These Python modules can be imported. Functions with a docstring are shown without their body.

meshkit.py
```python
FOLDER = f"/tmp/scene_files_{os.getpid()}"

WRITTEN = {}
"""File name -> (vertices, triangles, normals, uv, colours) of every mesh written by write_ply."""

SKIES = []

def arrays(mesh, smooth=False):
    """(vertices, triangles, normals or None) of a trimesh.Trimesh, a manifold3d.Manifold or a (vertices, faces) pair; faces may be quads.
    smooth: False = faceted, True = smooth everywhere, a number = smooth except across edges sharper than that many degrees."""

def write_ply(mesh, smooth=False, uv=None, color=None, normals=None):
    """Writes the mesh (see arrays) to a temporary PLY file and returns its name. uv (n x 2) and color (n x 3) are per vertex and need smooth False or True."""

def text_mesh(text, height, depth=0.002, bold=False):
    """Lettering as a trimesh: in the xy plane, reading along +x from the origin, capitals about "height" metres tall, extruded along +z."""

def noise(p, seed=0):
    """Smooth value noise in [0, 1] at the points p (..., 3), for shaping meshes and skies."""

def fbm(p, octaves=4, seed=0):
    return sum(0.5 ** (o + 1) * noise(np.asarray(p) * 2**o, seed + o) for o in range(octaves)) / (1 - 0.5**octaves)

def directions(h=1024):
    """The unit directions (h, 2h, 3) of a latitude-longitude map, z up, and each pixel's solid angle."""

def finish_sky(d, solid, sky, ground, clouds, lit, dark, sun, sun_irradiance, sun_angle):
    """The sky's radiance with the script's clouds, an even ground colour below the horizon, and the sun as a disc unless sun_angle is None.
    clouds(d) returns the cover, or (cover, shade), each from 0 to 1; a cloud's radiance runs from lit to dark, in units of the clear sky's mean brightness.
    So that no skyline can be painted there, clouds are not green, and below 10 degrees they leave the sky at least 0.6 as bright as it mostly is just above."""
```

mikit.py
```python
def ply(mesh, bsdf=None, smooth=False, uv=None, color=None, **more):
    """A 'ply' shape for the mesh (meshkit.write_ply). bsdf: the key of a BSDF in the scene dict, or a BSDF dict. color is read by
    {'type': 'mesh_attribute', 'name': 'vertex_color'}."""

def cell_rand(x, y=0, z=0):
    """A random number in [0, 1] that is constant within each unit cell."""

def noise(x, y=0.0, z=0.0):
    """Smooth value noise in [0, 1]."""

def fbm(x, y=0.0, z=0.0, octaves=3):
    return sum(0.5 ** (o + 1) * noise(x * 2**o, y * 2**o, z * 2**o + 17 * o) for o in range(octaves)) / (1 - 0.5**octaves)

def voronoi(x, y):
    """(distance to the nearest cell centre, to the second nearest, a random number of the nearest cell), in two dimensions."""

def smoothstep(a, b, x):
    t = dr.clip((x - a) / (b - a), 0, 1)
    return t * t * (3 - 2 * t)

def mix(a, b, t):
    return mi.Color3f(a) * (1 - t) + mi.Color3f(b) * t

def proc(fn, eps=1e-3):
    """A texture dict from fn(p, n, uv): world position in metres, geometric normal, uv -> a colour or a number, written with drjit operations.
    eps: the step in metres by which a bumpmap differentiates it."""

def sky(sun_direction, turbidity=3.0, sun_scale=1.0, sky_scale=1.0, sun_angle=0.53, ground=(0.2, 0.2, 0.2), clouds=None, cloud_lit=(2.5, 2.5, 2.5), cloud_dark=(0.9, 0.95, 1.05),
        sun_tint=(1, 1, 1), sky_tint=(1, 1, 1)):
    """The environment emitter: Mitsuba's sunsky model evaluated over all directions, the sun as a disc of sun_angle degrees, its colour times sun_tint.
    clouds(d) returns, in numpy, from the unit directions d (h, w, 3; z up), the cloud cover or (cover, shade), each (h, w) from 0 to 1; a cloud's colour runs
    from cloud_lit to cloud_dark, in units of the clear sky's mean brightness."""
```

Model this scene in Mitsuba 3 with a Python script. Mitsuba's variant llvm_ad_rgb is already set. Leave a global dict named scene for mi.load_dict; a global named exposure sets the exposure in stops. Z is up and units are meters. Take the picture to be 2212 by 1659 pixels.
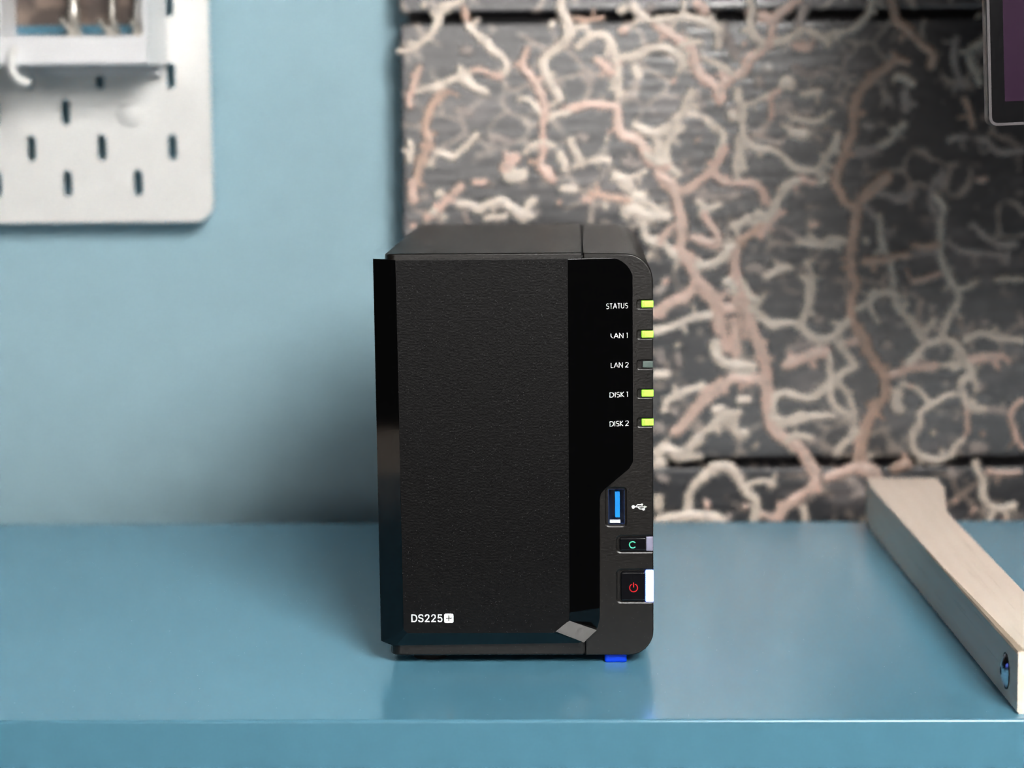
import math
import numpy as np
import trimesh
import manifold3d
import drjit as dr
import mitsuba as mi
import mikit
import meshkit
from shapely.geometry import Polygon, LineString, Point, box as sbox
from shapely.ops import unary_union
from shapely import affinity

T = mi.ScalarTransform4f
scene, labels = {}, {}
rng = np.random.default_rng(7)

# ------------------------------------------------------------------ camera, lights, exposure
# metres; the desk top is z = 0, the front of the drive box is y = 0, the wall behind is y = 0.44
CAM = np.array([0.02541, -0.94201, 0.22864])
FWD = np.array([-0.02840954, 0.99216486, -0.12166262])
UP = np.array([0.00555055, 0.12186645, 0.99253099])
scene['camera'] = {
    'type': 'thinlens', 'fov': 24.0149, 'fov_axis': 'x',
    'to_world': T().look_at(origin=CAM.tolist(), target=(CAM + FWD).tolist(), up=UP.tolist()),
    'aperture_radius': 0.0050, 'focus_distance': 0.946, 'near_clip': 0.02, 'far_clip': 50.0}
exposure = 0.0
ADDED_WIN = dict(x0=-0.85, x1=0.02, z0=-0.06, z1=0.56, y=-3.2)      # window added behind the camera to give the panel its sheen
ADDED_WIN_RADIANCE = [7.9, 7.5, 7.2]
LAMP_AT, LAMP_AIM, LAMP_SIZE = (0.35, -1.08, 0.70), (0.0, 0.25, 0.12), (0.42, 0.46)     # the softbox that lights the desk
LAMP_RADIANCE = [57.5, 56.2, 54.0]
SKY_FILL = 0.03
scene['ambient'] = {'type': 'constant', 'radiance': {'type': 'rgb', 'value': [SKY_FILL] * 3}}


# ------------------------------------------------------------------ helpers
def rgb(*c):
    return {'type': 'rgb', 'value': list(c)}


def plastic(color, rough=0.4, spec=0.5, bump=None, scale=1.0, **kw):
    b = {'type': 'principled', 'base_color': color if isinstance(color, dict) else rgb(*color),
         'roughness': rough, 'specular': spec, **kw}
    if bump is not None:
        b = {'type': 'bumpmap', 'arbitrary': bump, 'scale': scale, 'bsdf': b}
    return b


def add(key, mesh, bsdf, smooth=30, emit=None):
    base, k = key, 0
    while key in scene:
        k += 1
        key = f'{base}_{k:03d}'
    more = {}
    if emit is not None:
        more['emitter'] = {'type': 'area', 'radiance': rgb(*emit)}
    scene[key] = mikit.ply(mesh, bsdf, smooth=smooth, **more)
    return key


def numbered(base):
    key, k = base, 0
    used = set(labels) | set(x.split('__')[0] for x in scene)
    while key in used:
        k += 1
        key = f'{base}_{k:03d}'
    return key


def tag(key, label, cat=None, group=None, kind=None):
    d = {'label': label}
    if cat:
        d['category'] = cat
    if group:
        d['group'] = group
    if kind:
        d['kind'] = kind
    labels[key] = d


def cat(*m):
    return trimesh.util.concatenate(list(m))


def bx(x0, x1, y0, y1, z0, z1):
    m = trimesh.creation.box(extents=(x1 - x0, y1 - y0, z1 - z0))
    m.apply_translation(((x0 + x1) / 2, (y0 + y1) / 2, (z0 + z1) / 2))
    return m


def hull(pts):
    m = manifold3d.Manifold.hull_points(np.asarray(pts, np.float32)).to_mesh()
    return trimesh.Trimesh(m.vert_properties[:, :3], m.tri_verts)


def rbx(x0, x1, y0, y1, z0, z1, r=0.001, n=4):
    """a box with rounded edges"""
    s = trimesh.creation.icosphere(subdivisions=2 if n > 3 else 1, radius=r)
    pts = []
    for x in (x0 + r, x1 - r):
        for y in (y0 + r, y1 - r):
            for z in (z0 + r, z1 - r):
                pts.append(s.vertices + (x, y, z))
    return hull(np.vstack(pts))


def polys(p):
    return [g for g in getattr(p, 'geoms', [p]) if not g.is_empty and g.geom_type == 'Polygon']


def ext_y(poly, y0, y1):
    """a polygon in (x, z) extruded from y0 to y1"""
    out = []
    for g in polys(poly):
        m = trimesh.creation.extrude_polygon(g, y1 - y0, engine='earcut')
        v = m.vertices.copy()
        m2 = trimesh.Trimesh(np.stack([v[:, 0], y0 + v[:, 2], v[:, 1]], 1), m.faces[:, ::-1], process=True)
        out.append(m2)
    return cat(*out)


def ext_z(poly, z0, z1):
    out = []
    for g in polys(poly):
        m = trimesh.creation.extrude_polygon(g, z1 - z0, engine='earcut')
        m.apply_translation((0, 0, z0))
        out.append(m)
    return cat(*out)


def ext_x(poly, x0, x1):
    """a polygon in (y, z) extruded along x"""
    out = []
    for g in polys(poly):
        m = trimesh.creation.extrude_polygon(g, x1 - x0, engine='earcut')
        v = m.vertices.copy()
        out.append(trimesh.Trimesh(np.stack([x0 + v[:, 2], v[:, 0], v[:, 1]], 1), m.faces, process=True))
    return cat(*out)


def cut(a, *bs):
    return trimesh.boolean.difference([a, *bs], engine='manifold')


def meet(*m):
    return trimesh.boolean.intersection(list(m), engine='manifold')


def rpoly(x0, x1, z0, z1, r, n=8):
    return sbox(x0 + r, z0 + r, x1 - r, z1 - r).buffer(r, quad_segs=n)


def bevelled(poly, y0, y1, e=0.0006, back=True):
    """a convex outline in (x, z) extruded in y with rounded front (and back) edges"""
    lay = []
    for q in np.radians((0, 22.5, 45, 67.5, 90)):
        c = np.array(poly.buffer(-e * (1 - math.sin(q)), join_style=1).exterior.coords)
        for y in (y0 + e * (1 - math.cos(q)),) + ((y1 - e * (1 - math.cos(q)),) if back else ()):
            lay.append(np.stack([c[:, 0], np.full(len(c), y), c[:, 1]], 1))
    if not back:
        c = np.array(poly.exterior.coords)
        lay.append(np.stack([c[:, 0], np.full(len(c), y1), c[:, 1]], 1))
    return hull(np.vstack(lay))


def pocket(poly, depth, e=0.0005):
    """a cutter with a wide shallow chamfer at its rim"""
    lay = []
    for g, y in ((poly, depth), (poly, e * 0.42), (poly.buffer(e), 0.0), (poly.buffer(e * 2), -e * 0.42)):
        c = np.array(g.exterior.coords)
        lay.append(np.stack([c[:, 0], np.full(len(c), y), c[:, 1]], 1))
    return trimesh.boolean.union([hull(np.vstack(lay[:2])), hull(np.vstack(lay[1:]))], engine='manifold')


def lathe(profile, sections=40):
    m = trimesh.creation.revolve(profile, sections=sections)
    m.merge_vertices()
    m.update_faces(m.nondegenerate_faces())
    if m.volume < 0:
        m.invert()
    return m


def arc(cx, cz, r, a0, a1, n=14):
    t = np.radians(np.linspace(a0, a1, n))
    return [(cx + r * math.cos(q), cz + r * math.sin(q)) for q in t]


def tube(points, r, sides=16):
    p = np.asarray(points, float)
    parts = []
    for a, b in zip(p[:-1], p[1:]):
        s = trimesh.creation.icosphere(subdivisions=2, radius=r)
        parts.append(hull(np.vstack([s.vertices + a, s.vertices + b])))
    return trimesh.boolean.union(parts, engine='manifold') if len(parts) > 1 else parts[0]


# ------------------------------------------------------------------ materials
def wall_color(p, n, uv):
    f = mikit.fbm(p.x * 9, p.y * 9, p.z * 9, octaves=3)
    return mikit.mix((0.318, 0.492, 0.570), (0.338, 0.510, 0.588), f)


def roller(p, n, uv):
    return mikit.fbm(p.x * 420, p.y * 420, p.z * 420, octaves=2)


scene['m_wall'] = plastic(mikit.proc(wall_color), 0.62, 0.3)


def desk_color(p, n, uv):
    s = mikit.cell_rand(dr.floor(p.x * 2600), dr.floor(p.y * 2600), dr.floor(p.z * 2600))
    patch = mikit.noise(p.x * 30, p.y * 30, 3.0)
    dust = dr.select((s > 0.9994 + 0.0005 * (1 - patch)) & (n.z > 0.5), 0.22, 0.0)
    f = mikit.fbm(p.x * 14, p.y * 14, p.z * 14, octaves=3)
    return mikit.mix((0.083, 0.228, 0.318), (0.090, 0.240, 0.332), f) + mi.Color3f(dust)


scene['m_desk'] = plastic(mikit.proc(desk_color), 0.20, 0.42)


def charcoal_board(p, n, uv):
    g = mikit.fbm(p.x * 55, 1.7, p.z * 150, octaves=4)
    m = mikit.fbm(p.x * 26, 4.2, p.z * 46, octaves=3)
    k = mikit.smoothstep(0.52, 0.74, m * 0.72 + g * 0.28)
    c = mikit.mix((0.0175, 0.0175, 0.0205), (0.085, 0.074, 0.075), k)
    # a finer net of hairline cracks filled with the same pale paint
    wx = p.x + 0.010 * (mikit.fbm(p.x * 60, 11.0, p.z * 60, octaves=3) - 0.5)
    wz = p.z + 0.010 * (mikit.fbm(p.x * 60, 23.0, p.z * 60, octaves=3) - 0.5)
    d1, d2, _ = mikit.voronoi(wx * 52, wz * 60)
    line = 1 - mikit.smoothstep(0.03, 0.19, d2 - d1)
    gate = mikit.smoothstep(0.50, 0.62, mikit.fbm(p.x * 34 + 3.0, 7.0, p.z * 34, octaves=3))
    tone = mikit.mix((0.50, 0.43, 0.37), (0.46, 0.34, 0.28), mikit.noise(p.x * 20, 2.0, p.z * 20))
    blot = mikit.smoothstep(0.66, 0.76, mikit.fbm(p.x * 130, 3.3, p.z * 130, octaves=3))
    return mikit.mix(c, tone, dr.maximum(line * gate * 0.75, blot * 0.45))


def board_relief(p, n, uv):
    return mikit.fbm(p.x * 40, 2.0, p.z * 330, octaves=3)


scene['m_board'] = plastic(mikit.proc(charcoal_board), 0.29, 1.0, mikit.proc(board_relief, eps=4e-4), 0.00025)
scene['m_board_edge'] = plastic((0.012, 0.012, 0.013), 0.8, 0.2)


def vein(a, b, c):
    def fn(p, n, uv):
        f = mikit.fbm(p.x * 95, 0.3, p.z * 95, octaves=3)
        g = mikit.fbm(p.x * 300, 5.3, p.z * 300, octaves=2)
        col = mikit.mix(a, b, mikit.smoothstep(0.3, 0.7, f))
        return mikit.mix(col, c, mikit.smoothstep(0.58, 0.78, g) * 0.6)
    return fn


scene['m_vein_cream'] = plastic(mikit.proc(vein((0.82, 0.71, 0.605), (0.70, 0.60, 0.51), (0.30, 0.255, 0.23))), 0.42, 0.7)
scene['m_vein_pink'] = plastic(mikit.proc(vein((0.76, 0.54, 0.45), (0.66, 0.49, 0.41), (0.32, 0.235, 0.20))), 0.42, 0.7)
scene['m_vein_copper'] = plastic(mikit.proc(vein((0.66, 0.45, 0.35), (0.54, 0.38, 0.30), (0.26, 0.19, 0.16))), 0.45, 0.6)
scene['m_vein_grey'] = plastic(mikit.proc(vein((0.46, 0.395, 0.36), (0.30, 0.258, 0.245), (0.10, 0.087, 0.085))), 0.6, 0.4)

scene['m_white'] = plastic((0.80, 0.79, 0.765), 0.42, 0.4)
scene['m_white_box'] = plastic((0.83, 0.83, 0.84), 0.35, 0.4)


def speckle(base, glint, thr, cell):
    def fn(p, n, uv):
        s = mikit.cell_rand(dr.floor(p.x * cell), dr.floor(p.y * cell), dr.floor(p.z * cell))
        f = mikit.fbm(p.x * 900, p.y * 900, p.z * 900, octaves=2)
        return mi.Color3f(base) * (0.75 + 0.5 * f) + dr.select(s > thr, glint, 0.0)  # lighter cells paint the grain's tiny glints into the base colour
    return fn


def spark(p, n, uv):
    return mikit.fbm(p.x * 1700, p.y * 1700, p.z * 1700, octaves=2)


scene['m_face'] = plastic(mikit.proc(speckle((0.0012, 0.0012, 0.0014), 0.022, 0.992, 3400)), 0.37, 0.16,
                          mikit.proc(spark, eps=1e-4), 0.00006)
scene['m_case'] = plastic(mikit.proc(speckle((0.0040, 0.0033, 0.0027), 0.015, 0.993, 3400)), 0.33, 0.34,
                          mikit.proc(spark, eps=1e-4), 0.00004)
scene['m_gloss'] = plastic((0.0012, 0.0012, 0.0013), 0.06, 0.36)
scene['m_button'] = plastic((0.004, 0.004, 0.005), 0.12, 0.5)
scene['m_dark'] = plastic((0.006, 0.006, 0.006), 0.7, 0.2)
scene['m_edge'] = {'type': 'twosided', 'bsdf': plastic((0.03, 0.03, 0.03), 0.32, 1.0)}
scene['m_lip'] = plastic((0.0055, 0.005, 0.0045), 0.36, 0.34)
scene['m_ink'] = plastic((0.80, 0.84, 0.82), 0.5, 0.3)
scene['m_ink_green'] = plastic((0.10, 0.72, 0.42), 0.5, 0.3)
scene['m_ink_red'] = plastic((0.66, 0.006, 0.014), 0.5, 0.3)
scene['m_lens_off'] = plastic((0.075, 0.105, 0.095), 0.25, 0.5)
scene['m_lens_grey'] = plastic((0.27, 0.265, 0.37), 0.3, 0.5)
scene['m_lens_on'] = plastic((0.3, 0.5, 0.1), 0.3, 0.5)
scene['m_usb_blue'] = plastic((0.004, 0.26, 0.86), 0.35, 0.5)
scene['m_usb_shell'] = plastic((0.002, 0.012, 0.05), 0.3, 0.4)
scene['m_foot_blue'] = plastic((0.0, 0.042, 0.58), 0.5, 0.15)
scene['m_rubber'] = plastic((0.008, 0.008, 0.008), 0.8, 0.2)
scene['m_metal'] = {'type': 'roughconductor', 'material': 'Al', 'alpha': 0.16}
scene['m_silver'] = plastic((0.62, 0.58, 0.52), 0.3, 0.6, metallic=0.55)
scene['m_chrome'] = {'type': 'roughconductor', 'material': 'Cr', 'alpha': 0.05}


def pale_wood(p, n, uv):
    w = mikit.fbm(p.x * 60, p.y * 5, p.z * 60, octaves=3)
    ring = 0.5 + 0.5 * dr.sin(p.x * 900 + p.z * 700 + w * 14)
    fine = mikit.fbm(p.x * 700, p.y * 24, p.z * 700, octaves=2)
    c = mikit.mix((0.92, 0.765, 0.655), (0.87, 0.705, 0.59), ring * 0.35 + w * 0.3)
    return mikit.mix(c, (0.72, 0.57, 0.47), mikit.smoothstep(0.6, 0.85, fine) * 0.45)


scene['m_wood'] = plastic(mikit.proc(pale_wood), 0.5, 0.4)
scene['m_wood_edge'] = plastic(mikit.proc(lambda p, n, uv: mikit.mix((0.52, 0.41, 0.30), (0.40, 0.31, 0.23), mikit.fbm(p.x * 400, p.y * 60, p.z * 400, octaves=3))), 0.6, 0.3)


def brown_reflection(p, n, uv):
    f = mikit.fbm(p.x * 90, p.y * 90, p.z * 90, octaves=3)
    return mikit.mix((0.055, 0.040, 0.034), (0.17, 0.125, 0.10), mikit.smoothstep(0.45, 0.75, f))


scene['m_room_reflection'] = plastic(mikit.proc(brown_reflection), 0.4, 0.4)  # the brown room's mirror reflection, painted as a surface colour
scene['m_desk_reflection'] = plastic((0.035, 0.12, 0.175), 0.4, 0.4)  # the blue desk's mirror reflection, painted as a strip


def screen_color(p, n, uv):
    f = mikit.fbm(p.x * 7, p.y * 7, p.z * 12, octaves=2)
    return mikit.mix((0.014, 0.0062, 0.0135), (0.026, 0.0145, 0.0275), f)


scene['m_screen'] = plastic(mikit.proc(screen_color), 0.07, 0.5)
scene['m_monitor'] = plastic((0.005, 0.005, 0.0055), 0.08, 0.5)
scene['m_monitor_lip'] = plastic((0.05, 0.045, 0.048), 0.5, 0.2)
scene['m_room'] = plastic((0.05, 0.048, 0.046), 0.85, 0.2)
scene['m_ceiling'] = plastic((0.10, 0.095, 0.09), 0.9, 0.2)
scene['m_frame'] = plastic((0.5, 0.5, 0.5), 0.5, 0.4)
scene['m_pane'] = plastic((0.6, 0.6, 0.6), 0.8, 0.2)


def floor_wood(p, n, uv):
    pl = dr.floor(p.x / 0.14)
    f = mikit.fbm(p.x * 30, p.y * 3 + pl * 7, 1.0, octaves=3)
    return mikit.mix((0.085, 0.055, 0.038), (0.14, 0.09, 0.06), f * 0.7 + mikit.cell_rand(pl) * 0.3)


scene['m_floor'] = plastic(mikit.proc(floor_wood), 0.5, 0.4)

# ------------------------------------------------------------------ the room
FLOOR_Z, CEIL_Z, X0, X1 = -0.74, 1.96, -2.6, 3.4
add('floor', bx(X0 - 0.1, X1 + 0.1, ADDED_WIN['y'] - 0.2, 0.56, FLOOR_Z - 0.1, FLOOR_Z), 'm_floor', False)
add('ceiling', bx(X0 - 0.1, X1 + 0.1, ADDED_WIN['y'] - 0.2, 0.56, CEIL_Z, CEIL_Z + 0.1), 'm_ceiling', False)
add('wall_back', bx(X0 - 0.1, X1 + 0.1, 0.44, 0.56, FLOOR_Z, CEIL_Z), 'm_wall', False)
add('wall_left', bx(X0 - 0.1, X0, ADDED_WIN['y'], 0.44, FLOOR_Z, CEIL_Z), 'm_room', False)
add('wall_right', bx(X1, X1 + 0.1, ADDED_WIN['y'], 0.44, FLOOR_Z, CEIL_Z), 'm_room', False)
W_ = ADDED_WIN
front = cut(bx(X0 - 0.1, X1 + 0.1, W_['y'] - 0.2, W_['y'], FLOOR_Z, CEIL_Z), bx(W_['x0'], W_['x1'], W_['y'] - 0.3, W_['y'] + 0.1, W_['z0'], W_['z1']))
add('wall_front', front, 'm_room', False)
xm = (W_['x0'] + W_['x1']) / 2
for a in (W_['x0'] + 0.02, xm, W_['x1'] - 0.02):
    add('added_window_1__bar', bx(a - 0.02, a + 0.02, W_['y'] - 0.1, W_['y'] - 0.05, W_['z0'], W_['z1']), 'm_frame', False)
for a, b in ((W_['x0'] + 0.04, xm - 0.02), (xm + 0.02, W_['x1'] - 0.04)):
    pane = trimesh.Trimesh([[a, W_['y'] - 0.09, W_['z0']], [b, W_['y'] - 0.09, W_['z0']], [b, W_['y'] - 0.09, W_['z1']], [a, W_['y'] - 0.09, W_['z1']]],
                           [[0, 2, 1], [0, 3, 2]], process=False)
    add('added_window_1__pane', pane, 'm_pane', False, emit=ADDED_WIN_RADIANCE)
for k, txt in (('floor', 'dark wooden floor below the blue desk'), ('ceiling', 'plain ceiling above the desk'),
               ('wall_back', 'blue painted wall behind the desk'), ('wall_left', 'dark wall left of the desk'),
               ('wall_right', 'dark wall right of the desk'), ('wall_front', 'dark wall with the added window, behind the camera'),
               ('added_window_1', 'unseen bright window added behind the camera to put sheen on the plank panel')):
    tag(k, txt, kind='structure')

# ------------------------------------------------------------------ the softbox lamp beside the camera
la, lt = np.array(LAMP_AT), np.array(LAMP_AIM)
lw = (lt - la) / np.linalg.norm(lt - la)
lu = np.cross(lw, (0, 0, 1)); lu /= np.linalg.norm(lu)
lv = np.cross(lu, lw)
LM = np.eye(4); LM[:3, 0], LM[:3, 1], LM[:3, 2], LM[:3, 3] = lu, lv, -lw, la     # x right, y up, -z towards the desk
sx, sy = LAMP_SIZE[0] / 2, LAMP_SIZE[1] / 2


def lamp_part(m):
    m = m.copy()
    m.apply_transform(LM)
    return m


diff = trimesh.Trimesh([[-sx, -sy, 0], [sx, -sy, 0], [sx, sy, 0], [-sx, sy, 0]], [[0, 2, 1], [0, 3, 2]], process=False)
add('softbox_lamp__diffuser', lamp_part(diff), 'm_pane', False, emit=LAMP_RADIANCE)
hood = cut(hull([(x, y, -0.006) for x in (-sx - .012, sx + .012) for y in (-sy - .012, sy + .012)] + [(x, y, 0.26) for x in (-.06, .06) for y in (-.06, .06)]),
           bx(-sx, sx, -sy, sy, -0.02, 0.004))
add('softbox_lamp__hood', lamp_part(hood), 'm_rubber', False)
foot_x, foot_y, _ = la + (-lw) * 0.30
add('softbox_lamp__pole', tube([tuple(la - lw * 0.25), (foot_x, foot_y, la[2] + 0.02), (foot_x, foot_y, -0.55)], 0.012), 'm_monitor', True)
for q in (90, 210, 330):
    ex, ey = foot_x + 0.42 * math.cos(math.radians(q)), foot_y - 0.1 + 0.42 * math.sin(math.radians(q))
    add('softbox_lamp__leg', tube([(foot_x, foot_y, -0.40), (ex, ey, -0.731)], 0.009), 'm_monitor', True)
tag('softbox_lamp', 'square softbox lamp on a black tripod beside the camera', 'lamp')

# ------------------------------------------------------------------ the desk
top = rpoly(-0.0848, 0.3180, -0.062, 0.0, 0.0013, 6)
add('desk__top', ext_x(top, -0.66, 1.05), 'm_desk', 40)
for x in (-0.60, 0.97):
    for y in (-0.04, 0.25):
        add('desk__leg', rbx(x - 0.022, x + 0.022, y - 0.022, y + 0.022, FLOOR_Z, -0.0615, 0.003), 'm_desk')
tag('desk', 'blue painted satin desk top under the black drive box', 'desk')

# ------------------------------------------------------------------ the plank panel with its veins
PY, GAP = 0.405, 0.0052
backer = bx(-0.070, 1.15, PY + 0.016, 0.4399, -0.235, 0.768)
add('wall_panel__backing', backer, 'm_board_edge', False)
for z in (-0.232, 0.018, 0.268, 0.518):
    add('wall_panel__board', rbx(-0.0735, 1.155, PY, PY + 0.0175, z + GAP / 2, z + 0.25 - GAP / 2, 0.0018, 3), 'm_board', 35)
tag('wall_panel', 'charcoal plank panel with branching cream and pink veins behind the desk', 'wall panel')


def smooth_line(p, step=0.0014):
    p = np.asarray(p, float)
    q = np.vstack([2 * p[0] - p[1], p, 2 * p[-1] - p[-2]])
    out = []
    for i in range(1, len(q) - 2):
        n = max(2, int(np.linalg.norm(q[i + 1] - q[i]) / step))
        for t in np.arange(n) / n:
            out.append(0.5 * (2 * q[i] + (q[i + 1] - q[i - 1]) * t + (2 * q[i - 1] - 5 * q[i] + 4 * q[i + 1] - q[i + 2]) * t ** 2
                              + (3 * q[i] - q[i - 1] - 3 * q[i + 1] + q[i + 2]) * t ** 3))
    return np.vstack(out + [p[-1]])


def vein_mesh(pts, w, lift, seed):
    c = smooth_line(pts)
    s = np.arange(len(c)) * 0.0014
    t = np.gradient(c, axis=0)
    t /= np.linalg.norm(t, axis=1, keepdims=True) + 1e-12
    nrm = np.stack([-t[:, 1], t[:, 0]], 1)
    z3 = np.zeros(len(c))
    wl = w * 0.69 * (0.62 + 0.76 * meshkit.fbm(np.stack([s * 190, z3 + seed, z3], 1), 3))
    wr = w * 0.69 * (0.62 + 0.76 * meshkit.fbm(np.stack([s * 190, z3 + seed, z3 + 9], 1), 3))
    end = np.sqrt(np.clip(np.minimum(s + 0.0004, s[-1] - s + 0.0004) / (w * 0.4), 0, 1))
    wl, wr = wl * end, wr * end
    rows = []
    for off, h in ((wl, -0.0004), (wl * 0.72, lift * 0.8), (0 * wl, lift), (-wr * 0.72, lift * 0.8), (-wr, -0.0004)):
        q = c + nrm * off[:, None]
        rows.append(np.stack([q[:, 0], np.full(len(c), PY) - h, q[:, 1]], 1))
    v = np.stack(rows, 1).reshape(-1, 3)
    f, k = [], 5
    for i in range(len(c) - 1):
        for j in range(k - 1):
            a, b = i * k + j, i * k + j + 1
            f += [[a, b, a + k], [b, b + k, a + k]]
    m = trimesh.Trimesh(v, f, process=False)
    if m.face_normals[:, 1].mean() > 0:
        m.invert()
    return m


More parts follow.
